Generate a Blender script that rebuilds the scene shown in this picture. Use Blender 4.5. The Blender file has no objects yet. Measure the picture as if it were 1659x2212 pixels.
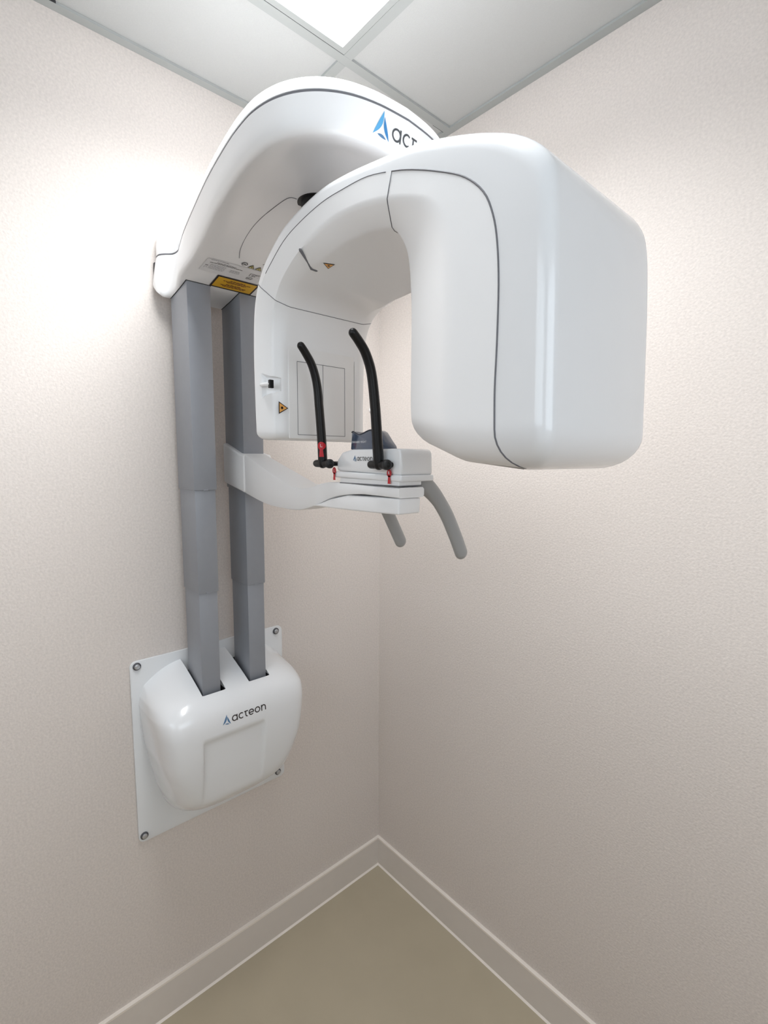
import bpy, bmesh, math, random
from mathutils import Vector, Matrix
from mathutils.bvhtree import BVHTree
random.seed(4)
SC = bpy.context.scene
COL = SC.collection
PI = math.pi

# ------------------------------------------------------------------ camera
FPX, YAW, PITCH, ROLL = 1056.35, -0.838952, -0.1094726, 0.00481044
CAM = Vector((1.3156811, -1.1603202, 1.56637186))
_cy, _sy, _cp, _sp, _cr, _sr = math.cos(YAW), math.sin(YAW), math.cos(PITCH), math.sin(PITCH), math.cos(ROLL), math.sin(ROLL)
_f = Vector((_sy*_cp, _cy*_cp, _sp)); _r0 = Vector((_cy, -_sy, 0)); _u0 = _r0.cross(_f)
_r = _r0*_cr + _u0*_sr; _u = -_r0*_sr + _u0*_cr
cd = bpy.data.cameras.new('camera'); cam = bpy.data.objects.new('camera', cd); COL.objects.link(cam)
M3 = Matrix((( _r.x, _u.x, -_f.x), (_r.y, _u.y, -_f.y), (_r.z, _u.z, -_f.z)))
cam.matrix_world = Matrix.Translation(CAM) @ M3.to_4x4()
cd.sensor_fit = 'HORIZONTAL'; cd.sensor_width = 36.0; cd.lens = 36.0*FPX/1659.0; cd.clip_start = 0.01
SC.camera = cam

# ------------------------------------------------------------------ world, exposure
FILL_LIGHT = 2.6         # bluish fill light through two openings added in unseen walls
w = bpy.data.worlds.new('world'); SC.world = w; w.use_nodes = True
w.node_tree.nodes['Background'].inputs[0].default_value = (0.83, 0.92, 1.0, 1)
w.node_tree.nodes['Background'].inputs[1].default_value = FILL_LIGHT
SC.view_settings.view_transform = 'Standard'; SC.view_settings.look = 'None'
SC.view_settings.gamma = 1.0; SC.view_settings.use_curve_mapping = False
SC.view_settings.exposure = 0.14
PANEL_POWER = 13.0        # watts of the ceiling panel's lamp
PANEL_SPREAD = 134        # beam angle of its prismatic diffuser, degrees
DIFFUSER_GLOW = 1.6       # emission strength of the diffuser sheet itself

# ------------------------------------------------------------------ materials
def lin(c):
    return tuple((x/12.92 if x <= .04045 else ((x+.055)/1.055)**2.4) for x in c)
def mat(name, rgb, rough=.5, metal=0.0, spec=.5, coat=0.0, trans=0.0, alpha=1.0, noise=None, bump=None):
    m = bpy.data.materials.new(name); m.use_nodes = True
    nt = m.node_tree; b = nt.nodes['Principled BSDF']
    b.inputs['Base Color'].default_value = (*rgb, 1); b.inputs['Roughness'].default_value = rough
    b.inputs['Metallic'].default_value = metal; b.inputs['Specular IOR Level'].default_value = spec
    b.inputs['Coat Weight'].default_value = coat; b.inputs['Coat Roughness'].default_value = .06
    b.inputs['Transmission Weight'].default_value = trans; b.inputs['Alpha'].default_value = alpha
    tc = nt.nodes.new('ShaderNodeTexCoord')
    if noise:
        sc, amt, det = noise
        n = nt.nodes.new('ShaderNodeTexNoise'); n.inputs['Scale'].default_value = sc; n.inputs['Detail'].default_value = det
        nt.links.new(tc.outputs['Object'], n.inputs['Vector'])
        mx = nt.nodes.new('ShaderNodeMix'); mx.data_type = 'RGBA'
        mx.inputs['A'].default_value = (*[c*(1-amt) for c in rgb], 1); mx.inputs['B'].default_value = (*[min(1, c*(1+amt)) for c in rgb], 1)
        nt.links.new(n.outputs['Fac'], mx.inputs['Factor']); nt.links.new(mx.outputs['Result'], b.inputs['Base Color'])
    if bump:
        sc, st, ds = bump
        n = nt.nodes.new('ShaderNodeTexNoise'); n.inputs['Scale'].default_value = sc; n.inputs['Detail'].default_value = 3
        nt.links.new(tc.outputs['Object'], n.inputs['Vector'])
        bp = nt.nodes.new('ShaderNodeBump'); bp.inputs['Strength'].default_value = st; bp.inputs['Distance'].default_value = ds
        nt.links.new(n.outputs['Fac'], bp.inputs['Height']); nt.links.new(bp.outputs['Normal'], b.inputs['Normal'])
    return m
M = {}
M['wall'] = mat('wallpaper', (.72, .658, .615), .7, spec=.25, noise=(190, .16, 3), bump=(220, .4, .002))
M['floor'] = mat('vinyl_floor', (.50, .435, .32), .42, spec=.4, noise=(9, .06, 6))
M['skirt'] = mat('skirting_paint', (.74, .685, .635), .4, noise=(40, .02, 2))
M['skirt_edge'] = mat('skirting_cap', (.92, .85, .78), .35)
M['tile'] = mat('ceiling_tile', (.54, .545, .535), .9, spec=.1, noise=(400, .04, 2), bump=(500, .3, .001))
M['tbar'] = mat('ceiling_bar_paint', (.41, .425, .415), .5)
M['gap'] = mat('dark_gap', (.03, .03, .032), .7)
M['seam'] = mat('seam_grey', (.16, .16, .175), .6)
M['white'] = mat('gloss_white_plastic', (.82, .83, .845), .2, coat=.5, bump=(3, .02, .002))
M['white2'] = mat('satin_white_plastic', (.87, .87, .875), .36, bump=(3, .02, .002))
M['panelw'] = mat('detector_panel_plastic', (.86, .85, .84), .45)
M['plate'] = mat('powder_white_steel', (.78, .79, .80), .4)
M['column'] = mat('grey_column_paint', (.30, .315, .345), .42, metal=.15, noise=(60, .03, 2))
M['handle'] = mat('grey_handle_plastic', (.33, .33, .325), .38)
M['black'] = mat('black_plastic', (.006, .006, .0065), .34, spec=.3)
M['bearing'] = mat('black_bearing', (.010, .010, .011), .55)
M['washer'] = mat('dark_washer', (.10, .10, .11), .5, metal=.3)
M['bolt'] = mat('bolt_steel', (.52, .53, .55), .35, metal=.7)
M['liner'] = mat('slot_dark', (.02, .02, .022), .6)  # near-black; also stands in for shade inside the column slots
M['blue_cup'] = mat('smoky_blue_plastic', (.10, .135, .21), .12, trans=.45, coat=.4)
M['cup_rim'] = mat('cup_rim_dark', (.025, .03, .05), .3)
M['red'] = mat('red_print', (.52, .012, .022), .4)
M['ink'] = mat('grey_logo_ink', (.075, .078, .085), .4)
M['blueA'] = mat('logo_blue', (.045, .22, .50), .4)
M['blueB'] = mat('logo_light_blue', (.10, .38, .68), .4)
M['blueC'] = mat('logo_steel_blue', (.09, .20, .36), .4)
M['yellow'] = mat('label_yellow', (.70, .40, .022), .45)
M['orange'] = mat('label_orange', (.85, .42, .10), .45)
M['labelblack'] = mat('label_black', (.022, .014, .014), .5)
M['maroon'] = mat('label_maroon_print', (.10, .012, .02), .5)
M['labelwhite'] = mat('label_silver', (.75, .75, .76), .45)
M['labelgrey'] = mat('label_grey_print', (.24, .24, .26), .5)
M['whiteink'] = mat('white_print', (.85, .85, .88), .4)
M['paleyel'] = mat('label_pale_yellow', (.62, .55, .18), .45)
def emit(name, rgb, s):
    m = bpy.data.materials.new(name); m.use_nodes = True; nt = m.node_tree
    b = nt.nodes['Principled BSDF']; b.inputs['Base Color'].default_value = (.9, .9, .9, 1)
    b.inputs['Emission Color'].default_value = (*rgb, 1); b.inputs['Emission Strength'].default_value = s
    return m
M['led'] = emit('led_diffuser', (.975, 1.0, 1.02), DIFFUSER_GLOW)

# ------------------------------------------------------------------ helpers
def link(name, me, mats, parent=None):
    o = bpy.data.objects.new(name, me); COL.objects.link(o)
    for m in (mats if isinstance(mats, (list, tuple)) else [mats]): me.materials.append(M[m] if isinstance(m, str) else m)
    if parent is not None:
        o.parent = parent
        o.matrix_parent_inverse = Matrix.Translation(-wloc(parent))
    return o
LOC = {}
def wloc(p): return LOC.get(p.name, Vector((0, 0, 0)))
def mesh(name, V, F, m, parent=None, smooth=True, idx=None, merge=0.0, angle=None):
    bm = bmesh.new()
    vs = [bm.verts.new(v) for v in V]
    bm.verts.ensure_lookup_table()
    for k, f in enumerate(F):
        ff = []
        for i in f:
            if vs[i] not in ff: ff.append(vs[i])
        if len(ff) < 3: continue
        try: fc = bm.faces.new(ff)
        except ValueError: continue
        fc.smooth = smooth
        if idx: fc.material_index = idx[k]
    if merge: bmesh.ops.remove_doubles(bm, verts=bm.verts, dist=merge)
    bmesh.ops.recalc_face_normals(bm, faces=bm.faces)
    return frombm(name, bm, m, parent, angle)
def frombm(name, bm, m, parent=None, angle=None):
    me = bpy.data.meshes.new(name)
    if angle is not None:
        for e in bm.edges:
            if len(e.link_faces) == 2 and e.calc_face_angle(0) > angle: e.smooth = False
    bm.to_mesh(me); bm.free()
    return link(name, me, m, parent)
def box_bm(bm, lo, hi, bev=0.0, seg=2):
    r = bmesh.ops.create_cube(bm, size=1.0)
    vs = r['verts']
    for v in vs:
        v.co = Vector([lo[i]+(v.co[i]+.5)*(hi[i]-lo[i]) for i in range(3)])
    if bev > 0:
        es = list({e for v in vs for e in v.link_edges})
        bmesh.ops.bevel(bm, geom=es, offset=bev, segments=seg, profile=.5, affect='EDGES')
def box(name, lo, hi, m, parent=None, bev=0.0, seg=2, smooth=None):
    bm = bmesh.new(); box_bm(bm, lo, hi, bev, seg)
    sm = (bev > 0) if smooth is None else smooth
    for f in bm.faces: f.smooth = sm
    bmesh.ops.recalc_face_normals(bm, faces=bm.faces)
    return frombm(name, bm, m, parent, math.radians(50) if sm else None)
def prism_bm(bm, prof, axis, a0, a1, bev=0.0, seg=3):
    """prof: list of 2D points in the two other axes (cyclic order x<y<z), swept along axis"""
    oth = [i for i in range(3) if i != axis]
    def mk(p, a):
        c = [0, 0, 0]; c[axis] = a; c[oth[0]] = p[0]; c[oth[1]] = p[1]; return bm.verts.new(c)
    A = [mk(p, a0) for p in prof]; B = [mk(p, a1) for p in prof]
    fs = [bm.faces.new(A), bm.faces.new(list(reversed(B)))]
    n = len(prof)
    for i in range(n): fs.append(bm.faces.new((A[i], B[i], B[(i+1) % n], A[(i+1) % n])))
    bmesh.ops.recalc_face_normals(bm, faces=fs)
    if bev > 0:
        es = [e for e in {e for f in fs for e in f.edges} if e.calc_face_angle(0) > math.radians(25)]
        bmesh.ops.bevel(bm, geom=es, offset=bev, segments=seg, profile=.5, affect='EDGES', clamp_overlap=True)
def prism(name, prof, axis, a0, a1, m, parent=None, bev=0.0, seg=3):
    bm = bmesh.new(); prism_bm(bm, prof, axis, a0, a1, bev, seg)
    for f in bm.faces: f.smooth = True
    return frombm(name, bm, m, parent, math.radians(35))
def frames(pts, closed=False):
    n = len(pts); T = []
    for i in range(n):
        a = pts[(i-1) % n] if (closed or i > 0) else pts[i]
        b = pts[(i+1) % n] if (closed or i < n-1) else pts[i]
        T.append((b-a).normalized())
    return T
def tube_bm(bm, pts, rad, seg=8, closed=False, caps=True, ref=None, round_end=0):
    """rad: float, list, or list of (ra, rb) along normal / binormal"""
    pts = [Vector(p) for p in pts]
    if round_end and not closed:
        T = frames(pts)
        rr = rad if isinstance(rad, list) else [rad]*len(pts)
        def mx(r): return max(r) if isinstance(r, tuple) else r
        def scl(r, k): return tuple(x*k for x in r) if isinstance(r, tuple) else r*k
        pre, prr, pos, por = [], [], [], []
        for j in range(1, round_end+1):
            a = j/round_end*PI/2*.97
            pos.append(pts[-1]+T[-1]*mx(rr[-1])*math.sin(a)); por.append(scl(rr[-1], math.cos(a)))
            pre.insert(0, pts[0]-T[0]*mx(rr[0])*math.sin(a)); prr.insert(0, scl(rr[0], math.cos(a)))
        pts = pre+pts+pos; rad = prr+rr+por
    T = frames(pts, closed); n = len(pts)
    N = Vector(ref) if ref is not None else (Vector((0, 0, 1)) if abs(T[0].z) < .9 else Vector((1, 0, 0)))
    rings = []
    for i in range(n):
        N = (Vector(ref) if ref is not None else N)
        N = (N - T[i]*N.dot(T[i])).normalized(); B = T[i].cross(N)
        r = rad[i] if isinstance(rad, list) else rad
        ra, rb = r if isinstance(r, tuple) else (r, r)
        rings.append([bm.verts.new(pts[i]+N*ra*math.cos(2*PI*k/seg)+B*rb*math.sin(2*PI*k/seg)) for k in range(seg)])
    fs = []
    for i in range(n if closed else n-1):
        a, b = rings[i], rings[(i+1) % n]
        for k in range(seg): fs.append(bm.faces.new((a[k], a[(k+1) % seg], b[(k+1) % seg], b[k])))
    if caps and not closed:
        fs.append(bm.faces.new(list(reversed(rings[0])))); fs.append(bm.faces.new(rings[-1]))
    for f in fs: f.smooth = True
    bmesh.ops.recalc_face_normals(bm, faces=fs)
def tube(name, pts, rad, m, parent=None, **k):
    bm = bmesh.new(); tube_bm(bm, pts, rad, **k)
    return frombm(name, bm, m, parent, math.radians(60))
def crom(P, n):
    """Catmull-Rom densify: P list of tuples, n pieces per span"""
    out = []; L = len(P)
    for i in range(L-1):
        p0 = P[max(i-1, 0)]; p1 = P[i]; p2 = P[i+1]; p3 = P[min(i+2, L-1)]
        for j in range(n):
            t = j/n
            out.append(tuple(.5*((2*b)+(-a+c)*t+(2*a-5*b+4*c-d)*t*t+(-a+3*b-3*c+d)*t**3) for a, b, c, d in zip(p0, p1, p2, p3)))
    out.append(tuple(P[-1])); return out
def interp(tab, x):
    if x <= tab[0][0]: return tab[0][1]
    for (a, b), (c, d) in zip(tab, tab[1:]):
        if x <= c: return b+(d-b)*(x-a)/(c-a)
    return tab[-1][1]
def struct(o): o['kind'] = 'structure'; return o
def thing(name, label, cat, loc, group=None):
    o = bpy.data.objects.new(name, None); COL.objects.link(o); o.location = loc; o.empty_display_size = .05
    LOC[o.name] = Vector(loc); o['label'] = label; o['category'] = cat
    if group: o['group'] = group
    return o

# flat printed marks --------------------------------------------------------
class Print:
    def __init__(s): s.v = []; s.f = []; s.i = []; s.m = []
    def mi(s, m):
        if m not in s.m: s.m.append(m)
        return s.m.index(m)
    def poly(s, pts, m, layer=0):
        b = len(s.v); s.v += [(x, y, layer) for x, y in pts]; s.f.append(tuple(range(b, b+len(pts)))); s.i.append(s.mi(m))
    def rect(s, x0, y0, x1, y1, m, layer=0, nx=1, ny=1):
        for a in range(nx):
            for c in range(ny):
                xa, xb = x0+(x1-x0)*a/nx, x0+(x1-x0)*(a+1)/nx; ya, yb = y0+(y1-y0)*c/ny, y0+(y1-y0)*(c+1)/ny
                s.poly([(xa, ya), (xb, ya), (xb, yb), (xa, yb)], m, layer)
    def stroke(s, pts, w, m, layer=0, closed=False):
        n = len(pts); L = []
        for i in range(n):
            a = pts[(i-1) % n] if (closed or i) else pts[i]; b = pts[(i+1) % n] if (closed or i < n-1) else pts[i]
            dx, dy = b[0]-a[0], b[1]-a[1]; l = math.hypot(dx, dy) or 1
            nx, ny = -dy/l*w/2, dx/l*w/2
            L.append(((pts[i][0]+nx, pts[i][1]+ny), (pts[i][0]-nx, pts[i][1]-ny)))
        for i in range(n if closed else n-1):
            (a, b), (c, d) = L[i], L[(i+1) % n]
            s.poly([b, d, c, a], m, layer)
    def disc(s, cx, cy, r, m, layer=0, n=20, ry=None):
        ry = ry or r
        for j in range(4):
            a, b = j/4, (j+1)/4
            for k in range(n):
                c0, s0, c1, s1 = math.cos(2*PI*k/n), math.sin(2*PI*k/n), math.cos(2*PI*(k+1)/n), math.sin(2*PI*(k+1)/n)
                q = [(cx+r*b*c0, cy+ry*b*s0), (cx+r*b*c1, cy+ry*b*s1)]
                q += [(cx+r*a*c1, cy+ry*a*s1), (cx+r*a*c0, cy+ry*a*s0)] if j else [(cx, cy)]
                s.poly(q, m, layer)
    def text(s, body, cx, cy, size, m, layer=0, width=None):
        cu = bpy.data.curves.new('t', 'FONT'); cu.body = body; cu.size = size; cu.align_x = 'CENTER'; cu.align_y = 'CENTER'; cu.resolution_u = 3
        ob = bpy.data.objects.new('t', cu); COL.objects.link(ob)
        dg = bpy.context.evaluated_depsgraph_get()
        me = bpy.data.meshes.new_from_object(ob.evaluated_get(dg))
        xs = [v.co.x for v in me.vertices]; k = 1
        if width and xs: k = width/(max(xs)-min(xs))
        b = len(s.v); s.v += [(cx+v.co.x*k, cy+v.co.y, layer) for v in me.vertices]
        for p in me.polygons: s.f.append(tuple(b+i for i in p.vertices)); s.i.append(s.mi(m))
        bpy.data.objects.remove(ob); bpy.data.curves.remove(cu); bpy.data.meshes.remove(me)
    def logo(s, x0, y0, h, blues=('blueA', 'blueB', 'blueC'), ink='ink', sw=.17, ts=1.0):
        """triangle of three blades, then lower case letters with x-height h starting at x0, y0"""
        def lens(p, q, bulge, m):
            n = 10; dx, dy = q[0]-p[0], q[1]-p[1]; l = math.hypot(dx, dy); nx, ny = -dy/l, dx/l
            A = []; B = []
            for k in range(n+1):
                t = k/n; e = math.sin(PI*t)
                A.append((x0+h*ts*(p[0]+dx*t+nx*e*bulge[0]), y0+h*ts*(p[1]+dy*t+ny*e*bulge[0])))
                B.append((x0+h*ts*(p[0]+dx*t+nx*e*bulge[1]), y0+h*ts*(p[1]+dy*t+ny*e*bulge[1])))
            for k in range(n): s.poly([A[k], B[k], B[k+1], A[k+1]], m, 0)
        lens((.0, -.05), (.80, 1.45), (.02, -.30), blues[1])
        lens((.86, 1.12), (1.36, -.20), (.02, -.24), blues[0])
        lens((.36, .02), (1.12, -.14), (.12, -.06), blues[2])
        R = .5-sw/2; pen = 1.36*ts+.24
        def arc(cx, cy, r, a0, a1, n=22): return [(cx+r*math.cos(math.radians(a0+(a1-a0)*k/n)), cy+r*math.sin(math.radians(a0+(a1-a0)*k/n))) for k in range(n+1)]
        def st(P, closed=False): s.stroke([(x0+h*(pen+x), y0+h*y) for x, y in P], sw*h, ink, 0, closed)
        st(arc(.5, .5, R, 0, 345, 24)[:24], True); st([(1-sw/2, 0), (1-sw/2, .5), (1-sw/2, 1)]); pen += 1.17
        st(arc(.5, .5, R, 48, 312)); pen += .98
        st([(.30, 1.0), (.30, .6), (.30, .36)]+arc(.58, .36, .28, 180, 275, 10)); st([(.06, 1-sw/2), (.40, 1-sw/2), (.74, 1-sw/2)]); pen += .82
        st(arc(.5, .5, R, 0, 318)); st([(.08, .47), (.5, .47), (.96, .47)]); pen += 1.14
        st(arc(.5, .5, R, 0, 345, 24)[:24], True); pen += 1.20
        st([(sw/2, 0), (sw/2, .5), (sw/2, 1)]); st([(sw/2, .58)]+arc(.46, .58, .42-sw/2, 180, 0, 14)[1:]+[(.88-sw/2, .3), (.88-sw/2, 0)])
        return pen+.9
    def laser(s, cx, cy, r, rot=0, m='orange'):
        def tri(k): return [(cx+k*math.cos(rot+2*PI*j/3), cy+k*math.sin(rot+2*PI*j/3)) for j in range(3)]
        s.poly(tri(r), 'labelblack', 0); s.poly(tri(r*.76), m, 1); s.disc(cx, cy, r*.13, 'labelblack', 2, 12)
        for k in range(16):
            a = 2*PI*k/16; L = r*(.36 if k % 2 else .27)
            s.poly([(cx+r*.035*math.cos(a+PI/2), cy+r*.035*math.sin(a+PI/2)), (cx+L*math.cos(a), cy+L*math.sin(a)), (cx-r*.035*math.cos(a+PI/2), cy-r*.035*math.sin(a+PI/2))], 'labelblack', 2)
    def build(s, name, fn, parent):
        V = [fn(x, y, l) for x, y, l in s.v]
        me = bpy.data.meshes.new(name); me.from_pydata(V, [], s.f)
        for p, i in zip(me.polygons, s.i): p.material_index = i
        return link(name, me, s.m, parent)
def onplane(o, u, v, eps=.0006):
    o, u, v = Vector(o), Vector(u).normalized(), Vector(v).normalized(); n = u.cross(v).normalized()
    return lambda x, y, l: o+u*x+v*y+n*(eps+l*.0003)
def onsurf(obj, o, u, v, eps=.0006):
    """project the print along the plane normal on to an object's surface"""
    bpy.context.view_layer.update()
    dg = bpy.context.evaluated_depsgraph_get()
    bm = bmesh.new(); bm.from_object(obj, dg); bm.transform(obj.matrix_world); tree = BVHTree.FromBMesh(bm); bm.free()
    o, u, v = Vector(o), Vector(u).normalized(), Vector(v).normalized(); n = u.cross(v).normalized()
    def fn(x, y, l):
        p = o+u*x+v*y
        h = tree.ray_cast(p+n*.12, -n, .3)
        if h[0] is None: return p
        nn = h[1] if h[1].dot(n) > 0 else -h[1]
        return h[0]+nn*(eps+l*.0003)
    return fn

# ------------------------------------------------------------------ room
HC, RX, RY = 2.5, 2.45, -2.30      # ceiling height, room extents
struct(box('wall_left', (-.1, RY-.1, -.02), (0, .1, HC+.15), 'wall'))
struct(box('wall_right', (0, 0, -.02), (RX+.1, .1, HC+.15), 'wall'))
# unseen walls, each with an opening added and placed for fill light
def opening_wall(name, axis, lo, hi, a0, a1, z0, z1):
    bm = bmesh.new(); o = 1-axis
    def bx(p0, p1, q0, q1):
        l = list(lo); h = list(hi); l[o], h[o], l[2], h[2] = p0, p1, q0, q1; box_bm(bm, l, h)
    bx(lo[o], a0, lo[2], hi[2]); bx(a1, hi[o], lo[2], hi[2]); bx(a0, a1, lo[2], z0); bx(a0, a1, z1, hi[2])
    return struct(frombm(name, bm, 'wall'))
opening_wall('wall_back', 0, (RX, RY-.1, -.02), (RX+.1, 0, HC+.15), -1.75, -.35, 1.40, 2.35)
opening_wall('wall_front', 1, (0, RY-.1, -.02), (RX, RY, HC+.15), .60, 2.10, 1.60, 2.40)
struct(box('floor', (-.1, RY-.1, -.1), (RX+.1, .1, 0), 'floor'))
# skirting: board, then a pale cap line on top and a sealant line below
SH = .1105; ST = .010
def skirting(name, lo, hi, axis, inner):
    o = struct(box(name, lo, hi, 'skirt', bev=.0015, seg=1))
    return o
struct(box('baseboard_left', (0, RY, 0), (ST, 0, SH-.006), 'skirt'))
struct(box('baseboard_right', (ST, -ST, 0), (RX, 0, SH-.006), 'skirt'))
struct(box('trim_1', (0, RY, SH-.006), (ST+.001, 0, SH), 'skirt_edge'))
struct(box('trim_2', (ST+.001, -ST-.001, SH-.006), (RX, 0, SH), 'skirt_edge'))
struct(prism('trim_3', [(ST, 0), (ST+.005, 0), (ST, .005)], 1, RY, -ST, 'skirt_edge'))
struct(prism('trim_4', [(-ST, 0), (-ST-.005, 0), (-ST, .005)], 0, ST, RX, 'skirt_edge'))
# suspended ceiling: tiles, T bars, wall angles
bm = bmesh.new(); TZ = HC+.006
box_bm(bm, (-.1, RY-.1, TZ+.004), (RX+.1, .1, TZ+.06))
GX = [.308+.6*k for k in range(4)]; GY = [-.387-.6*k for k in range(4)][:4]
ex = [0]+GX+[RX]; ey = [0]+GY+[RY]
lights = [(1, 1)]
for i in range(len(ex)-1):
    for j in range(len(ey)-1):
        if (i, j) in lights: continue
        x0, x1 = ex[i]+.008, ex[i+1]-.008; y1, y0 = ey[j]-.008, ey[j+1]+.008
        if x1-x0 < .02 or y1-y0 < .02: continue
        box_bm(bm, (x0, y0, TZ), (x1, y1, TZ+.012))
struct(frombm('ceiling', bm, 'tile'))
for k, gx in enumerate(GX):
    struct(box('trim_%d' % (5+k), (gx-.0115, RY, HC), (gx+.0115, -.022, HC+.0055), 'tbar'))
k = 9
for gy in GY:
    for a, b in zip([.0222]+[g+.0117 for g in GX], [g-.0117 for g in GX]+[RX]):
        struct(box('trim_%d' % k, (a, gy-.0115, HC), (b, gy+.0115, HC+.0055), 'tbar')); k += 1
struct(box('trim_%d' % k, (0, RY, HC), (.022, 0, HC+.0055), 'tbar')); k += 1
struct(box('trim_%d' % k, (.022, -.022, HC), (RX, 0, HC+.0055), 'tbar')); k += 1
# dark shadow gaps beside the bars
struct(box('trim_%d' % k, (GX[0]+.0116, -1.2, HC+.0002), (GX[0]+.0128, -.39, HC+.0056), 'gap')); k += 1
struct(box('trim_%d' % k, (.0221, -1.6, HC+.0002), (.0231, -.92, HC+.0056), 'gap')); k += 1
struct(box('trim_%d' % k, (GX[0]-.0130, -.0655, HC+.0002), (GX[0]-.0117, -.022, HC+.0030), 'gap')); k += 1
def ceiling_light(i, j, label):
    x0, x1 = GX[i-1]+.0135, GX[i]-.0135; y1, y0 = GY[j-1]-.0125, GY[j]+.0125
    t = thing('ceiling_light', label, 'light', ((x0+x1)/2, (y0+y1)/2, HC))
    bm = bmesh.new(); fw = .0145
    box_bm(bm, (x0, y0, HC-.0005), (x1, y0+fw, HC+.01)); box_bm(bm, (x0, y1-fw, HC-.0005), (x1, y1, HC+.01))
    box_bm(bm, (x0, y0+fw, HC-.0005), (x0+fw, y1-fw, HC+.01)); box_bm(bm, (x1-fw, y0+fw, HC-.0005), (x1, y1-fw, HC+.01))
    frombm('frame', bm, 'tbar', t)
    box('diffuser', (x0+fw, y0+fw, HC+.003), (x1-fw, y1-fw, HC+.006), 'led', t)
    ld = bpy.data.lights.new('lamp', 'AREA'); ld.shape = 'RECTANGLE'; ld.size = x1-x0-2*fw; ld.size_y = y1-y0-2*fw; ld.energy = PANEL_POWER; ld.color = (.975, 1.0, 1.02)
    ld.spread = math.radians(PANEL_SPREAD)
    lo = bpy.data.objects.new('lamp', ld); COL.objects.link(lo); lo.parent = t; lo.location = (0, 0, .0025)
ceiling_light(1, 1, 'square glowing white ceiling panel light above the x-ray machine')


# small round cap on the left wall by the corner
cap = thing('wall_cap', 'small round pale cap on the left wall beside the room corner', 'cap', (0, -.04, 1.732))
bm = bmesh.new(); tube_bm(bm, [(0.0, -.04, 1.732), (.004, -.04, 1.732), (.009, -.04, 1.732)], [.011, .011, .007], seg=20); frombm('cap_body', bm, 'panelw', cap)

# ------------------------------------------------------------------ the machine
YM = -.628
XR = thing('panoramic_xray_machine', 'white wall-mounted dental x-ray machine on two grey telescopic columns', 'x-ray machine', (0, YM, .554))

# wall plate with four bolts
bm = bmesh.new()
def rrect(y0, z0, y1, z1, r, n=6):
    P = []
    for cy, cz, a0 in ((y1-r, z1-r, 0), (y0+r, z1-r, 90), (y0+r, z0+r, 180), (y1-r, z0+r, 270)):
        for k in range(n+1):
            a = math.radians(a0+90*k/n); P.append((cy+r*math.cos(a), cz+r*math.sin(a)))
    return P
plate = prism('wall_plate', rrect(-.8455, .553, -.4105, 1.0495, .016), 0, .0005, .007, 'plate', XR, bev=.0012, seg=2)
for y, z in ((-.829, 1.036), (-.432, 1.035), (-.4345, .5725), (-.832, .571)):
    bm = bmesh.new()
    tube_bm(bm, [(.006, y, z), (.0095, y, z), (.0105, y, z)], [.0098, .0098, .0085], seg=24)
    for f in bm.faces: f.material_index = 0
    n0 = len(bm.faces)
    tube_bm(bm, [(.0104, y, z), (.0125, y, z), (.0135, y, z)], [.0066, .0066, .005], seg=20)
    bm.faces.ensure_lookup_table()
    for f in bm.faces[n0:]: f.material_index = 1
    frombm('bolt', bm, ['washer', 'bolt'], plate, math.radians(40))['label'] = 'grey bolt with dark washer'

# lower cover
prof = [(.006, 1.026), (.05, 1.0135), (.10, .9965), (.145, .979), (.170, .962), (.186, .940), (.194, .910), (.1955, .87), (.192, .82), (.183, .76), (.168, .70), (.143, .668), (.108, .641), (.055, .624), (.006, .618)]
prof = crom(prof, 5)
ns = len(prof); ts = [math.copysign(1-(1-abs(k/64-1))**1.35, k/64-1) for k in range(129)]
wtab = [(.618, .128), (.65, .150), (.70, .167), (.76, .180), (.82, .191), (.90, .199), (.95, .201), (.985, .198), (1.026, .187)]
V, F = [], []
for i, (px, pz) in enumerate(prof):
    hw = interp(wtab, pz)
    for t in ts:
        a = abs(t)
        sq = max(0.0, 1-a**interp([(.618, 3.0), (.66, 4.0), (.80, 12)], pz))**(1/interp([(.618, 1.8), (.66, 2.4), (.80, 4.2)], pz))
        lat = math.sin(t*PI/2)**1 if False else t
        x = .006+(px-.006)*sq
        top = max(0, (pz-.90)/.126)
        z = pz-top*.045*max(0, (a-.45)/.55)**2
        yy = YM+hw*lat
        # shallow recess on the front
        V.append((x, yy, z))
nt_ = len(ts)
for i in range(ns-1):
    for j in range(nt_-1):
        F.append((i*nt_+j, i*nt_+j+1, (i+1)*nt_+j+1, (i+1)*nt_+j))
# recess
V2 = []
for (x, y, z) in V:
    u = (y-(-.655))/.083; v = (z-.79)/.085
    d = max(abs(u), abs(v))
    dep = .0085*max(0, min(1, (1-d)/.07))*max(0, min(1, .25+(z-.70)/.15)) if x > .1 else 0
    V2.append((x-dep, y, z))
V = V2
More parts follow.
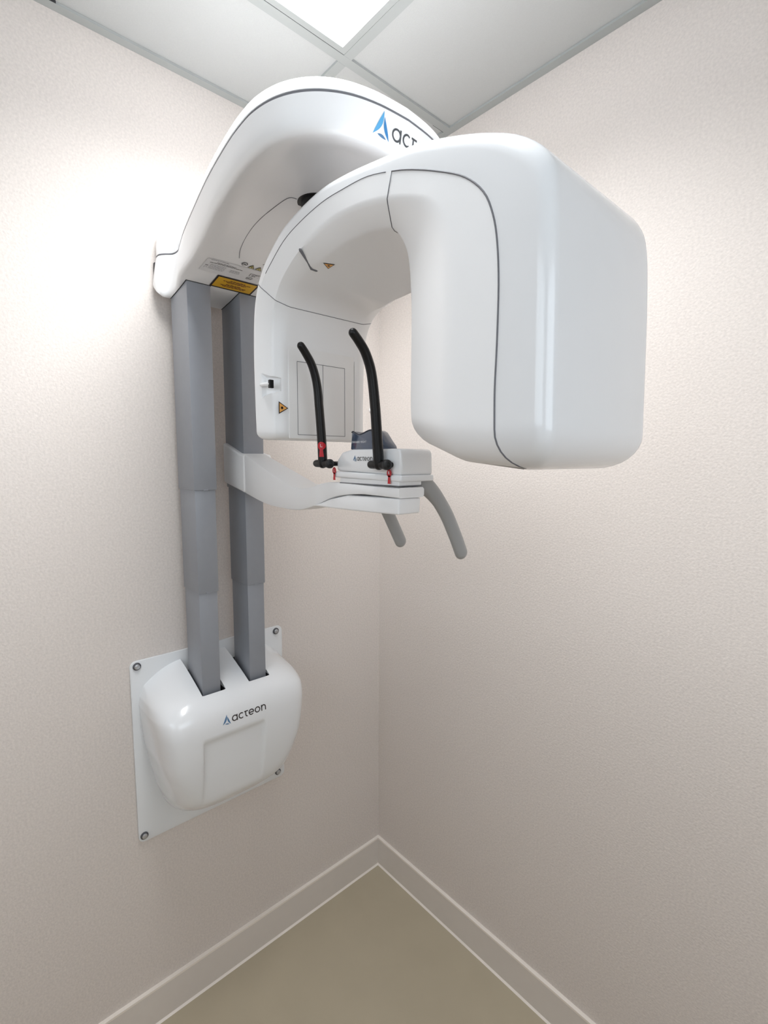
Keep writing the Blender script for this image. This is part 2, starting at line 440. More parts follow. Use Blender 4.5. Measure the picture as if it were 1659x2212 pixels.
# close the back
b0 = len(V)
for j in range(nt_): V.append((.006, V[j][1], V[j][2]-.0001))
loop_top = list(range(nt_)); loop_bot = [(ns-1)*nt_+j for j in range(nt_)]
for j in range(nt_-1): F.append((loop_top[j], loop_bot[j], loop_bot[j+1], loop_top[j+1]))
cover = mesh('base_cover', V[:b0], F, 'white', XR, merge=.00005, angle=math.radians(60))
def cut(obj, shapes, solver='EXACT'):
    bm = bmesh.new()
    for f in shapes: f(bm)
    bmesh.ops.recalc_face_normals(bm, faces=bm.faces)
    me = bpy.data.meshes.new('c'); bm.to_mesh(me); bm.free()
    c = bpy.data.objects.new('c', me); COL.objects.link(c)
    md = obj.modifiers.new('b', 'BOOLEAN'); md.object = c; md.operation = 'DIFFERENCE'; md.solver = solver
    bpy.context.view_layer.update()
    dg = bpy.context.evaluated_depsgraph_get()
    nm = bpy.data.meshes.new_from_object(obj.evaluated_get(dg))
    obj.modifiers.clear(); old = obj.data; nm.name = old.name; obj.data = nm
    bpy.data.objects.remove(c); bpy.data.meshes.remove(me)
slots = [(-.7205, -.6595), (-.5955, -.5345)]
cut(cover, [lambda bm, a=a, b=b: box_bm(bm, (-.02, a, .90), (.153, b, 1.10), .004, 2) for a, b in slots])
for a, b in slots:  # dark sheets put in for the slot's shade, with strips behind
    bm = bmesh.new()
    box_bm(bm, (.0125, a+.0004, .9005), (.1525, a+.0014, .9760)); box_bm(bm, (.0125, b-.0014, .9005), (.1525, b-.0004, .9760))
    box_bm(bm, (.1512, a+.0014, .9005), (.1525, b-.0014, .9700)); box_bm(bm, (.0125, a+.0014, .9005), (.1512, b-.0014, .9015))
    box_bm(bm, (.0125, a+.0014, .9015), (.0145, b-.0014, .945))
    for zz in (.950, .968, .986): box_bm(bm, (.0075, a+.003, zz), (.022, b-.003, zz+.004))
    frombm('slot_shade', bm, 'liner', cover)['label'] = 'dark slot the column slides through'

# columns
for yc, first in ((-.692, True), (-.5635, False)):
    col = thing_part = bpy.data.objects.new('telescopic_column', None); COL.objects.link(col); col.parent = XR
    col.matrix_parent_inverse = Matrix.Translation(-LOC[XR.name]); col.location = (0.09, yc, .92); LOC[col.name] = Vector((0.09, yc, .92)); col.empty_display_size = .05
    for nm, hw, x0, x1, z0, z1 in (('lower_tube', .0235, .050, .1425, .905, 1.30), ('middle_tube', .0255, .0475, .1460, 1.2325, 1.60), ('upper_tube', .0280, .0445, .1490, 1.4875, 1.985)):
        bm = bmesh.new(); box_bm(bm, (x0, yc-hw, z0), (x1, yc+hw, z1), .0014, 2)
        if nm != 'lower_tube':
            box_bm(bm, (x0+.012, yc-.006, z0-.0008), (x1+.0006, yc+.006, z0+.0022))
        for f in bm.faces: f.smooth = True
        frombm(nm, bm, 'column', col, math.radians(40))

# overhead arm ----------------------------------------------------------------
half = [(.002, .103), (.012, .1115), (.032, .1120), (.046, .104), (.062, .0895), (.088, .0865), (.125, .095), (.197, .112), (.321, .136), (.439, .157), (.544, .171), (.600, .1752), (.640, .1745), (.679, .166), (.712, .149), (.738, .124), (.757, .091), (.768, .050), (.7725, .0)]
side = crom(half, 6)
outline = [(x, YM-h) for x, h in side]+[(x, YM+h) for x, h in reversed(side[:-1])]
def inset(p, d, hwref=.175):
    x, y = p
    c = (min(x, .655), YM)
    dx, dy = c[0]-x, c[1]-y; L = math.hypot(dx, dy)
    if L < 1e-6: return p
    k = min(1.0, d/max(L, .02)*min(1, L/.13)) if d > 0 else d/max(L, .02)
    return (x+dx*k, y+dy*k)
def zu(x): return interp([(0, 1.982), (.02, 1.972), (.045, 1.950), (.10, 1.958), (.155, 1.9685), (.20, 1.9775), (.27, 1.990), (.35, 2.003), (.45, 2.015), (.53, 2.020), (.9, 2.020)], x)
def zr(x): return interp([(0, 1.982), (.02, 1.972), (.045, 1.950), (.10, 1.958), (.155, 1.9685), (.20, 1.976), (.27, 1.985), (.40, 1.996), (.55, 2.002), (.9, 2.005)], x)
def zt(x): return interp([(0, 2.122), (.06, 2.112), (.15, 2.102), (.25, 2.094), (.4, 2.087), (.62, 2.082), (.78, 2.077)], x)
def gx(x): return interp([(0, .10), (.16, .16), (.26, .7), (.34, 1), (1, 1)], x)
def stack(levels, name, m, parent, closeback=True):
    V, F = [], []
    n = len(outline)
    for lv in levels:
        for p in outline: V.append(lv(p))
    for k in range(len(levels)-1):
        for i in range(n-1): F.append((k*n+i, k*n+i+1, (k+1)*n+i+1, (k+1)*n+i))
        F.append((k*n+n-1, k*n, (k+1)*n, (k+1)*n+n-1))
    return mesh(name, V, F, m, parent, merge=.00008, angle=math.radians(55))
def lev(d, zf, out=0.0):
    def f(p):
        q = inset(p, d*(gx(p[0]) if out else 1)-out*interp([(0, 1), (.15, 1), (.24, 0)], p[0])); return (q[0], q[1], zf(p[0]))
    return f
def frac(k, z):
    def f(p):
        c = (min(p[0], .655), YM); q = inset(p, .105)
        return (q[0]+(c[0]-q[0])*k, q[1]+(c[1]-q[1])*k, z(p[0]))
    return f
ZT = 2.050
def zb(fr):  # between trim line and rim
    return lambda x: zr(x)+(ZT-zr(x))*fr
def zc(fr):  # from rim up to the underside
    return lambda x: zr(x)+(zu(x)-zr(x))*fr
low = [lev(.003, lambda x: ZT+.004), lev(.003, lambda x: ZT-.0015), lev(.0, lambda x: ZT-.0025), lev(.0012, zb(.8), .003), lev(.003, zb(.55), .006), lev(.005, zb(.30), .009), lev(.0075, zb(.12), .011), lev(.011, zb(.03), .010), lev(.016, zb(0), .006), lev(.024, zc(.02), .004), lev(.036, zc(.15), .001), lev(.050, zc(.40), .001), lev(.066, zc(.72), .001), lev(.082, zc(.94), .001), lev(.105, zu, .001), frac(.5, zu), frac(1, zu)]
arm = stack(low, 'overhead_arm', 'white2', XR)
upp = [lev(.003, lambda x: ZT+.0005), lev(.0, lambda x: ZT+.0015), lev(.0005, lambda x: ZT+.4*(zt(x)-ZT)), lev(.004, lambda x: ZT+.62*(zt(x)-ZT)), lev(.011, lambda x: ZT+.80*(zt(x)-ZT)), lev(.022, lambda x: ZT+.92*(zt(x)-ZT)), lev(.040, lambda x: ZT+.98*(zt(x)-ZT)), lev(.07, zt), lev(.105, lambda x: zt(x)+.002), frac(.5, lambda x: zt(x)+.003), frac(1, lambda x: zt(x)+.003)]
top_cover = stack(upp, 'top_cover', 'white', XR)
strip = [(*inset(p, .0022), ZT-.0002) for p in outline]
tube('trim_groove', strip, .0018, 'seam', arm, seg=6)['label'] = 'thin grey groove along the arm'
# underside: bearing opening with a black bearing, neck and panel seam
bm = bmesh.new(); tube_bm(bm, [(.541, YM, 2.0190), (.541, YM, 2.030)], [.036, .036], seg=40)
frombm('bearing_disc', bm, 'bearing', arm, math.radians(50))['label'] = 'flat black disc under the arm'
bm = bmesh.new(); tube_bm(bm, [(.541, YM, 1.86), (.541, YM, 2.022)], [.029, .029], seg=40); frombm('bearing_neck', bm, 'bearing', arm, math.radians(50))
seampts = []
for sgn in (-1, 1):
    P = crom([(.285, sgn*.028), (.315, sgn*.040), (.36, sgn*.050), (.41, sgn*.056), (.46, sgn*.055), (.520, sgn*.050), (.529, sgn*.036)], 6)
    bm = bmesh.new(); tube_bm(bm, [(x, YM+y, zu(x)-.0001) for x, y in P], .0007, seg=5); frombm('panel_seam', bm, 'seam', arm)
for yc in (-.692, -.5635):
    hw = .0286; zz = lambda x: zu(x)-.0003
    bm = bmesh.new(); tube_bm(bm, [(x, yc+y, zz(x)) for x, y in ((.0445, -hw), (.08, -hw), (.115, -hw), (.1496, -hw), (.1496, 0), (.1496, hw), (.115, hw), (.08, hw), (.0445, hw))], .0010, seg=5)
    frombm('column_gap', bm, 'gap', arm)['label'] = 'thin dark gap around the column top'
box('cable_slot', (.030, -.650, zu(.038)-.001), (.048, -.612, zu(.038)+.01), 'liner', arm)['label'] = 'dark cable slot between the columns'
box('cable_vent', (.003, YM-.1165, 1.992), (.013, YM-.100, 2.038), 'liner', arm, bev=.002)['label'] = 'dark vent grille at the wall end'

# rotating arm ------------------------------------------------------------------
YF = -.745
ST_ = [ # O, S, B, I  (x,z each), fillet r, yS, yB, yI
 ((.506, 1.612), (.516, 1.612), (.549, 1.612), (.556, 1.612), .006, -.742, -.727, -.712),
 ((.504, 1.664), (.514, 1.664), (.549, 1.664), (.556, 1.664), .006, -.742, -.727, -.712),
 ((.503, 1.745), (.513, 1.742), (.550, 1.730), (.557, 1.725), .006, -.742, -.728, -.711),
 ((.507, 1.812), (.518, 1.807), (.553, 1.785), (.560, 1.778), .007, -.742, -.729, -.708),
 ((.520, 1.848), (.531, 1.840), (.562, 1.815), (.567, 1.808), .007, -.743, -.731, -.707),
 ((.534, 1.872), (.546, 1.860), (.575, 1.834), (.578, 1.828), .008, -.743, -.733, -.708),
 ((.556, 1.891), (.572, 1.876), (.600, 1.852), (.600, 1.845), .009, -.744, -.736, -.711),
 ((.605, 1.920), (.618, 1.899), (.640, 1.870), (.640, 1.858), .011, -.745, -.739, -.713),
 ((.655, 1.935), (.665, 1.911), (.682, 1.881), (.680, 1.8625), .013, -.745, -.741, -.715),
 ((.715, 1.943), (.722, 1.918), (.732, 1.889), (.730, 1.867), .014, -.745, -.742, -.717),
 ((.768, 1.941), (.771, 1.917), (.776, 1.888), (.774, 1.866), .015, -.745, -.743, -.718),
 ((.820, 1.934), (.819, 1.913), (.816, 1.882), (.810, 1.861), .015, -.745, -.744, -.719),
 ((.866, 1.927), (.864, 1.901), (.855, 1.873), (.838, 1.852), .016, -.745, -.744, -.719),
 ((.905, 1.920), (.898, 1.889), (.885, 1.864), (.850, 1.839), .017, -.745, -.744, -.718),
 ((.959, 1.904), (.940, 1.870), (.912, 1.853), (.858, 1.822), .019, -.745, -.745, -.716),
 ((1.005, 1.886), (.974, 1.851), (.930, 1.838), (.862, 1.800), .021, -.745, -.745, -.715),
 ((1.036, 1.868), (.998, 1.828), (.942, 1.818), (.864, 1.778), .022, -.745, -.745, -.715),
 ((1.060, 1.843), (1.010, 1.803), (.948, 1.795), (.8655, 1.757), .019, -.745, -.745, -.715),
 ((1.070, 1.812), (1.016, 1.775), (.950, 1.77), (.8660, 1.735), .017, -.745, -.745, -.715),
 ((1.074, 1.75), (1.019, 1.735), (.951, 1.73), (.866, 1.705), .0155, -.745, -.745, -.715),
 ((1.076, 1.68), (1.019, 1.68), (.951, 1.68), (.866, 1.67), .0155, -.745, -.745, -.715),
 ((1.077, 1.635), (1.018, 1.635), (.950, 1.638), (.866, 1.640), .0155, -.745, -.745, -.715),
 ((1.078, 1.595), (1.019, 1.596), (.950, 1.603), (.867, 1.620), .0155, -.745, -.745, -.715)]
flat = [(*o, *s, *b, *i, r, ys, yb, yi) for o, s, b, i, r, ys, yb, yi in ST_]
NSUB = 4
dense = crom(flat, NSUB)
NFIL = 6
def half_ring(d):
    O = Vector((d[0], d[1])); S = Vector((d[2], d[3])); B = Vector((d[4], d[5])); I = Vector((d[6], d[7])); r, ys, yb, yi = d[8:12]
    dr = (S-O).normalized(); out = []
    r = min(r, (S-O).length*.9)
    for k in range(NFIL+1):
        a = k/NFIL*PI/2
        p = O+dr*r*(1-math.cos(a)); out.append((p.x, ys+r*(1-math.sin(a)), p.y))
    def L(P, Q, yp, yq, t): q = P.lerp(Q, t); return (q.x, yp+(yq-yp)*t, q.y)
    out.append((S.x, ys, S.y))
    out.append(L(S, B, ys, yb, .80)); out.append(L(S, B, ys, yb, .97)); out.append(L(B, I, yb, yi, .12)); out.append(L(B, I, yb, yi, .9))
    out.append((I.x, yi+.0035, I.y))
    return out
SI = NFIL+1                                  # index of S in the half ring
rings = []
for d in dense:
    h = half_ring(d); lowr = .016*min(1, max(0, (d[6]-.575)/.05))*min(1, max(0, (.86-d[6])/.02))*(1 if d[7] > 1.8 else 0)
    bk = [(x, 2*YM-y, z-lowr*max(0, (i-SI)/(len(h)-1-SI))) for i, (x, y, z) in enumerate(h)]
    rings.append(h+list(reversed(bk)))
NR = len(rings[0]); SB = NR-1-SI
def endcap(ring, r, steps, shift=0.0):
    xs = [p[0] for p in ring]; ys = [p[1] for p in ring]
    cx, cy = (max(xs)+min(xs))/2, (max(ys)+min(ys))/2; hx, hy = (max(xs)-min(xs))/2, (max(ys)-min(ys))/2
    out = []
    for k in range(1, steps+1):
        a = k/steps*PI/2; ins = r*(1-math.cos(a)); R_ = []
        for i, (x, y, z) in enumerate(ring):
            sh = shift*(1-math.cos(a)) if i in (SI, SB) else 0
            R_.append((cx+(x-cx)*(1-ins/hx)+sh, cy+(y-cy)*(1-ins/hy), z-r*math.sin(a)))
        out.append(R_)
    return out
capS = endcap(rings[0], .014, 5)
capG = endcap(rings[-1], .040, 8, .040)
rings = list(reversed(capS))+rings+capG
NS0 = len(capS); NTOT = len(rings)
kS = NS0+int(4.6*NSUB)                      # seam above the sensor housing
kA = NS0+12*NSUB                            # seam in the arch
def sub(name, m, k0, k1, segs, capstart=False, capend=False):
    V, F = [], []
    for k in range(k0, k1+1): V += rings[k]
    for k in range(k1-k0):
        for s in segs: F.append((k*NR+s, k*NR+(s+1) % NR, (k+1)*NR+(s+1) % NR, (k+1)*NR+s))
    if capstart: F.append(tuple(range(NR)))
    if capend: F.append(tuple((k1-k0)*NR+i for i in range(NR)))
    bm = bmesh.new(); vs = [bm.verts.new(v) for v in V]
    for f in F:
        fc = bm.faces.new([vs[i] for i in f]); fc.smooth = True
    bmesh.ops.delete(bm, geom=[v for v in bm.verts if not v.link_faces], context='VERTS')
    bmesh.ops.recalc_face_normals(bm, faces=bm.faces)
    return frombm(name, bm, m, XR, math.radians(40))
shell_seg = list(range(0, SI))+list(range(SB, NR))
inner_seg = list(range(SI, SB))
# orientation is fixed per mesh by a test point
def orient(o, inside):
    me = o.data; c = Vector(inside); s = 0
    for p in me.polygons: s += (p.center-c).dot(p.normal)*p.area
    if s < 0: me.flip_normals()
sensor = sub('sensor_housing', 'white2', 0, kS, list(range(NR)), capstart=True, capend=True)
shell = sub('arm_shell', 'white', kS, NTOT-1, shell_seg)
liner = sub('arm_liner', 'white2', kS, kA, inner_seg)
gen = sub('generator_cover', 'white2', kA, NTOT-1, inner_seg, capend=True)
def fixn(o, probe, direction):
    me = o.data; best = min(me.polygons, key=lambda p: (p.center-Vector(probe)).length)
    if best.normal.dot(Vector(direction)) < 0: me.flip_normals()
fixn(sensor, (.556, -.628, 1.66), (1, 0, 0)); fixn(shell, (1.075, -.628, 1.70), (1, 0, 0))
fixn(liner, (.73, -.628, 1.867), (0, 0, -1)); fixn(gen, (.98, -.745, 1.70), (0, -1, 0))
# seams
def ringpts(k, idxs, off=.0002):
    return [rings[k][i] for i in idxs]
bm = bmesh.new()
for idx in (SI, SB):
    tube_bm(bm, [rings[k][idx] for k in range(kS+4, kA)], .0006, seg=5)
tube_bm(bm, ringpts(kA, inner_seg+[SB]), .0008, seg=5)
frombm('liner_seam', bm, 'seam', liner)
for idx in (SI, SB):
    bm = bmesh.new(); tube_bm(bm, [rings[k][idx] for k in range(kA, NTOT-1)], .0010, seg=5); frombm('generator_seam', bm, 'seam', gen)
bm = bmesh.new(); tube_bm(bm, ringpts(kS, list(range(3, NR-3))), .0006, seg=5); frombm('sensor_seam', bm, 'seam', sensor)

# detector window on the sensor's inner face
px = .5568
dp = box('detector_window', (px-.002, -.704, 1.600), (px+.0016, -.559, 1.762), 'panelw', sensor, bev=.0015)
bm = bmesh.new()
pr = [(px+.0017, -.6865, 1.6075), (px+.0017, -.582, 1.6075), (px+.0017, -.582, 1.7345), (px+.0017, -.6865, 1.7345)]
for a, b in zip(pr, pr[1:]+pr[:1]): tube_bm(bm, [a, b], .00045, seg=4)
tube_bm(bm, [(px+.0017, -.632, 1.6075), (px+.0017, -.632, 1.7345)], .00045, seg=4)
frombm('window_lines', bm, 'seam', sensor)
tube('window_groove', [(px+.0006, -.7035, 1.7632), (px+.0006, -.562, 1.7635), (px+.0006, -.5585, 1.760), (px+.0006, -.5585, 1.602)], .0007, 'tbar', sensor, seg=6)
# adjusting lever
def frustum(bm):
    A = [(.520, -.7485, 1.661), (.603, -.7485, 1.661), (.603, -.7485, 1.722), (.520, -.7485, 1.722)]
    B = [(.5275, -.7300, 1.677), (.603, -.7300, 1.677), (.603, -.7300, 1.706), (.5275, -.7300, 1.706)]
    C = [(.549, -.7160, 1.681), (.603, -.7160, 1.681), (.603, -.7160, 1.703), (.549, -.7160, 1.703)]
    vs = [[bm.verts.new(p) for p in r] for r in (A, B, C)]
    bm.faces.new(vs[0]); bm.faces.new(list(reversed(vs[2])))
    for a, b in zip(vs, vs[1:]):
        for i in range(4): bm.faces.new((a[i], b[i], b[(i+1) % 4], a[(i+1) % 4]))
cut(sensor, [frustum])
bm = bmesh.new(); tube_bm(bm, [(.5255, -.7380, 1.6925), (.5520, -.7370, 1.6910)], .0036, seg=14, round_end=3); frombm('lever', bm, 'white', sensor)
bm = bmesh.new(); box_bm(bm, (.551, -.7400, 1.6840), (.557, -.7320, 1.6980), .001); frombm('lever_stop', bm, 'black', sensor)['label'] = 'black end stop of the lever'
# laser warning stickers
p = Print(); p.laser(0, 0, .0125, rot=0); p.build('laser_sticker', onplane((.5585, -.7185, 1.652), (0, 1, 0), (0, 0, 1)), sensor)
p = Print(); p.laser(0, 0, .0105, rot=PI); p.build('laser_sticker', onsurf(liner, (.672, -.6985, 1.80), (0, 1, 0), (1, 0, 0)), liner)
# laser slot in the arch
bm = bmesh.new(); tube_bm(bm, [(.660, -.742, 1.8745), (.650, -.722, 1.8660), (.6445, -.712, 1.8595), (.645, -.703, 1.8590)], [(.0022, .0022)]*4, seg=8, round_end=2); frombm('laser_slot', bm, 'seam', liner)

# chin support ----------------------------------------------------------------
collar = prism('column_collar', [(.050, 1.500), (.170, 1.4775), (.170, 1.5735), (.142, 1.5775), (.050, 1.606)], 1, -.6025, -.524, 'white2', XR, bev=.006)
low_ = [(.1715, .6000, 1.4767), (.2821, .6068, 1.4595), (.3866, .6211, 1.4578), (.4649, .6348, 1.4611), (.5248, .6460, 1.4704), (.5780, .6557, 1.4837), (.6233, .6625, 1.4970), (.6600, .6650, 1.5042), (.7032, .6650, 1.5082), (.7320, .6650, 1.5085), (.7970, .6650, 1.5074)]
up_ = [(.1715, 1.5735), (.225, 1.558), (.2748, 1.5434), (.3348, 1.5291), (.4151, 1.5121), (.4785, 1.5069), (.5368, 1.5118), (.5786, 1.5199), (.6237, 1.5252), (.6602, 1.5259), (.7320, 1.5237), (.7970, 1.5230)]
far_ = [(.1715, .540, 1.5740), (.1845, .5451, 1.5730), (.3090, .5618, 1.5458), (.3897, .5752, 1.5299), (.4732, .5893, 1.5134), (.53, .598, 1.5115), (.60, .607, 1.523), (.66, .6116, 1.5259), (.7970, .6116, 1.5230)]
V, F = [], []; xs = [.1715+(.7970-.1715)*k/80 for k in range(81)]
LD, UD = crom(low_, 6), crom(up_, 6)
for x in xs:
    zl, zn, zf = interp([(a, c) for a, b, c in LD], x), interp(UD, x), interp([(a, c) for a, b, c in far_], x)
    yn, yf = -interp([(a, b) for a, b, c in LD], x), -interp([(a, b) for a, b, c in far_], x)
    r = .0032
    sec = [(yn+r, zl), (yn+r*.3, zl+r*.3), (yn, zl+r), (yn, zn-r), (yn+r*.3, zn-r*.3), (yn+r, zn), (yf-r, zf), (yf, zf-r), (yf, zl+r), (yf-r, zl)]
    for y, z in sec: V.append((x, y, z))
n = 10
for i in range(len(xs)-1):
    for k in range(n): F.append((i*n+k, i*n+(k+1) % n, (i+1)*n+(k+1) % n, (i+1)*n+k))
F.append(tuple(range(n))); F.append(tuple((len(xs)-1)*n+k for k in range(n)))
support = mesh('support_arm', V, F, 'white2', XR, angle=math.radians(38))
prism('support_tray', [(.561, 1.4794), (.683, 1.4799), (.794, 1.4825), (.7953, 1.5068), (.6698, 1.505), (.6211, 1.4953), (.5902, 1.4856)], 1, -.6632, -.6164, 'white2', XR, bev=.0036)
blk = bmesh.new()
prism_bm(blk, [(.6441, 1.5448), (.8012, 1.5413), (.8004, 1.5742), (.7955, 1.5806), (.6848, 1.5806), (.6583, 1.5758), (.6441, 1.5625)], 1, -.665, -.5969, .0045)
prism_bm(blk, [(.6371, 1.5338), (.8024, 1.5316), (.8024, 1.5417), (.6371, 1.5444)], 1, -.6663, -.5952, .0027)
prism_bm(blk, [(.6521, 1.5249), (.7957, 1.5258), (.7957, 1.5329), (.6521, 1.5333)], 1, -.6641, -.6164, .001)
for f in blk.faces: f.smooth = True
chin = frombm('chin_block', blk, 'white', XR, math.radians(38))
tube('block_seam', [(.6521, -.6643, 1.5252), (.7957, -.6643, 1.5254), (.7957, -.6164, 1.5254)], .0008, 'seam', chin, seg=5)
p = Print(); L = p.logo(0, 0, .0062, blues=('blueC', 'blueC', 'blueC'))
p.build('logo', onplane((.6895, -.6652, 1.5622), (1, 0, 0), (0, 0, 1)), chin)
def tagprint(ch, s=1.0):
    p = Print(); p.disc(0, .0040*s, .0053*s, 'red', 0, 24, .0060*s)
    for k in range(4): p.poly([(-.0021*s-.0003*k*s, .0005-.0031*k*s), (0, .0005-.0031*k*s), (0, .0005-.0031*(k+1)*s), (-.0021*s-.0003*(k+1)*s, .0005-.0031*(k+1)*s)][::-1], 'red', 0); p.poly([(0, .0005-.0031*k*s), (.0021*s+.0003*k*s, .0005-.0031*k*s), (.0021*s+.0003*(k+1)*s, .0005-.0031*(k+1)*s), (0, .0005-.0031*(k+1)*s)][::-1], 'red', 0)
    p.text(ch, 0, .0042*s, .0062*s, 'whiteink', 2); return p
tagprint('L').build('side_mark', onplane((.6405, -.6670, 1.5412), (1, 0, 0), (0, 0, 1)), chin)
tagprint('R').build('side_mark', onplane((.7781, -.6670, 1.5404), (1, 0, 0), (0, 0, 1)), chin)
# chin cup
prof = [(.6733, 1.5802), (.6764, 1.608), (.6795, 1.6098), (.6848, 1.6076), (.6936, 1.6045), (.7042, 1.6054), (.7148, 1.608), (.7255, 1.6102), (.7343, 1.6102), (.7431, 1.6067), (.7511, 1.5996), (.759, 1.5926), (.7679, 1.5855), (.7705, 1.5802)]
prof = [(x if x < .70 else .70+(x-.70)*.80, z) for x, z in prof]
cup = prism('chin_cup', prof, 1, -.6579, -.6300, 'blue_cup', XR, bev=.0013, seg=2); cup['label'] = 'smoky blue saddle-shaped chin cup'
bm = bmesh.new(); tube_bm(bm, [(x, -.6580, z) for x, z in crom(prof[1:-1], 3)], .0009, seg=6); frombm('cup_rim', bm, 'cup_rim', cup)
p = Print(); p.text('STANDARD HEIGHT', 0, 0, .0046, 'whiteink', 0, width=.0385); p.build('cup_print', onplane((.6955, -.6584, 1.5921), (1, 0, 0), (0, 0, 1)), cup)

# handles
for s in (1, -1):
    mx = .714
    P = crom([(mx+s*.0619, -.619, 1.5342), (mx+s*.069, -.6014, 1.528), (mx+s*.0734, -.5766, 1.5077), (mx+s*.0751, -.5501, 1.4759), (mx+s*.0756, -.5262, 1.437), (mx+s*.0751, -.5094, 1.4069)], 5)
    R = [(.0097, .0190-.0066*min(1, k/12)) for k in range(len(P))]
    bm = bmesh.new(); tube_bm(bm, P, R, seg=20, ref=(1, 0, 0), round_end=6)
    frombm('handle', bm, 'handle', XR, math.radians(60))['label'] = 'curved grey grip handle'

# temple rests
def temple(xr, base, pts, kn0, kn1, mark=None):
    bm = bmesh.new()
    P = crom([(xr, y, z) for y, z in pts], 6)
    n = len(P); R = [.0082-.0018*(k/(n-1)) for k in range(n)]
    tube_bm(bm, P, R, seg=16, ref=(1, 0, 0), round_end=5)
    o = frombm('temple_rest', bm, 'black', XR); o['label'] = 'black curved rod temple rest'
    bm = bmesh.new(); y0, z0 = pts[0]
    tube_bm(bm, [(kn0, y0, z0), (kn1, y0, z0)], .0064, seg=20, round_end=3); frombm('pivot_knob', bm, 'black', o)
    bm = bmesh.new(); tube_bm(bm, [(kn1-.004, y0, z0), (kn1+.001, y0, z0), (kn1+.004, y0, z0)], [.0078, .0078, .0062], seg=20); frombm('pivot_cap', bm, 'bearing', o)
    bm = bmesh.new(); tube_bm(bm, [(kn1-.002, y0, z0), (kn1-.002, y0+.02, z0)], .004, seg=12); frombm('pivot_pin', bm, 'black', o)
    return o
TL = temple(.6185, None, [(-.6756, 1.5568), (-.6774, 1.5961), (-.6818, 1.6491), (-.6862, 1.6889), (-.6951, 1.7172), (-.7074, 1.7358), (-.7163, 1.7464)], .5999, .6397)
TR = temple(.7640, None, [(-.6756, 1.5568), (-.6791, 1.5961), (-.6836, 1.6447), (-.6906, 1.6889), (-.7012, 1.7146), (-.7136, 1.7296), (-.7242, 1.7393)], .7467, .7829)
tagprint('L', 1.15).build('side_mark', onsurf(TL, (.620, -.677, 1.582), (.8, .6, 0), (0, 0, 1)), TL)

# printed marks on the big covers --------------------------------------------
p = Print(); L = p.logo(0, 0, .0152, blues=('blueC', 'blueC', 'blueC'), ink='labelblack')
p.build('logo', onsurf(cover, (.21, -.688, .905), (0, 1, 0), (0, 0, 1)), cover)
# big logo follows the band of the overhead arm
arcl = [0.0]
for a, b in zip(outline, outline[1:]): arcl.append(arcl[-1]+math.hypot(b[0]-a[0], b[1]-a[1]))
def atarc(s):
    for k in range(len(arcl)-1):
        if s <= arcl[k+1]:
            t = (s-arcl[k])/(arcl[k+1]-arcl[k]); return Vector((outline[k][0]+(outline[k+1][0]-outline[k][0])*t, outline[k][1]+(outline[k+1][1]-outline[k][1])*t)), (Vector(outline[k+1])-Vector(outline[k])).normalized()
bpy.context.view_layer.update(); dg = bpy.context.evaluated_depsgraph_get()
_b = bmesh.new(); _b.from_object(arm, dg); _b.transform(arm.matrix_world); _tree = BVHTree.FromBMesh(_b); _b.free()
LOGO_S, LOGO_Z = .8425, 2.0145
def band(x, y, l):
    q, t = atarc(LOGO_S+x); nrm = Vector((t.y, -t.x, 0))
    o = Vector((q.x, q.y, LOGO_Z+y))+nrm*.06
    h = _tree.ray_cast(o, -nrm, .2)
    return (h[0]+nrm*.0006) if h[0] is not None else Vector((q.x, q.y, LOGO_Z+y))
p = Print(); p.logo(0, 0, .0168, sw=.15, ts=1.22); p.build('logo', band, arm)

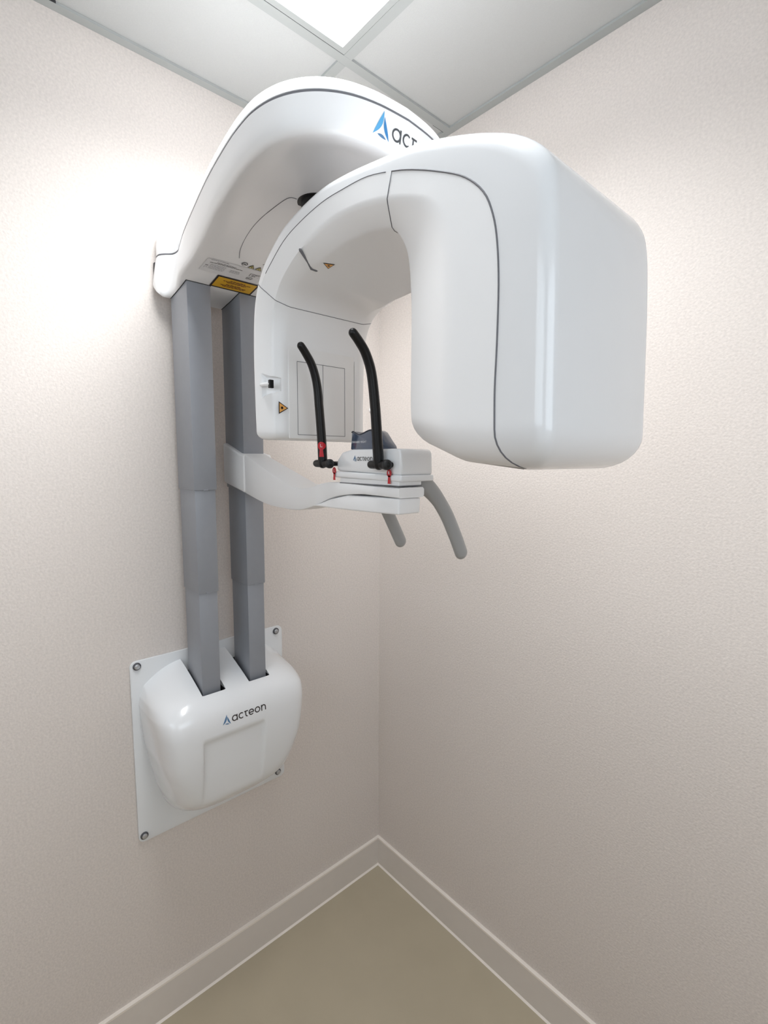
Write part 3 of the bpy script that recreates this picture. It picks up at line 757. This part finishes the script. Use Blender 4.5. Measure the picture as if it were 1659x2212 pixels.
# rating plates under the arm: x along the column row, y away from the wall
fn = onsurf(arm, (.150, -.668, 1.90), (0, 1, 0), (1, 0, 0), .0008)
p = Print(); p.rect(0, 0, .104, .052, 'labelblack', 0, 8, 6); p.rect(.0045, .005, .0995, .047, 'yellow', 1, 8, 6)
def words(p, x0, x1, y, h, m, layer, rnd, lo=.004, hi=.011, gap=.0013):
    x = x0
    while x < x1-.002:
        wd = min(rnd.uniform(lo, hi), x1-x); p.rect(x, y-h/2, x+wd, y+h/2, m, layer, 2, 1); x += wd+gap
rnd = random.Random(3)
for y, a, b in ((.0400, .035, .072), (.0355, .020, .088), (.0310, .030, .078), (.0225, .032, .070), (.0180, .020, .085), (.0135, .026, .080)): words(p, a, b, y, .0024, 'maroon', 2, rnd)
lab = p.build('laser_label', fn, arm); lab['label'] = 'yellow warning label with black border'
fn2 = onsurf(arm, (.204, -.713, 1.90), (0, 1, 0), (1, 0, 0), .0008)
p = Print(); p.rect(0, 0, .172, .075, 'labelwhite', 0, 12, 6)
for y, a, b, m in ((.070, .010, .062, 'labelgrey'), (.060, .030, .085, 'labelblack'), (.0545, .012, .105, 'labelblack')): words(p, a, b, y, .0022, m, 1, rnd)
for k in range(6): words(p, .018, .062, .046-.005*k, .0014, 'labelgrey', 1, rnd, .003, .008)
for k in range(3): words(p, .076, .105, .040-.006*k, .0016, 'labelgrey', 1, rnd, .003, .008)
p.rect(.006, .034, .014, .037, 'labelblack', 1); p.rect(.006, .020, .014, .028, 'labelgrey', 1); p.rect(.0068, .0208, .0132, .0272, 'labelwhite', 2)
p.disc(.096, .092, .0085, 'labelblack', 1, 24, .0095); p.disc(.096, .092, .0064, 'labelwhite', 2, 24, .0072); p.rect(.0915, .090, .1005, .094, 'labelblack', 3)
for cx in (.119, .141):
    p.poly([(cx-.010, .079), (cx+.010, .079), (cx, .099)], 'labelblack', 1); p.poly([(cx-.0072, .081), (cx+.0072, .081), (cx, .0955)], 'paleyel', 2); p.rect(cx-.0010, .083, cx+.0010, .091, 'labelblack', 3)
p.rect(.132, .036, .168, .052, 'labelblack', 1); p.rect(.1332, .0372, .1668, .0508, 'labelwhite', 2); words(p, .138, .160, .047, .002, 'labelblack', 3, rnd); words(p, .138, .150, .041, .003, 'labelblack', 3, rnd)
p.disc(.140, .022, .0095, 'labelblack', 1, 24, .0085); p.disc(.140, .022, .0080, 'labelwhite', 2, 24, .0070); words(p, .134, .147, .022, .004, 'labelblack', 3, rnd, .002, .004, .0006)
p.v = [(x*.8, y*.72, l) for x, y, l in p.v]
lab = p.build('rating_label', fn2, arm); lab['label'] = 'silver rating label with small print and symbols'
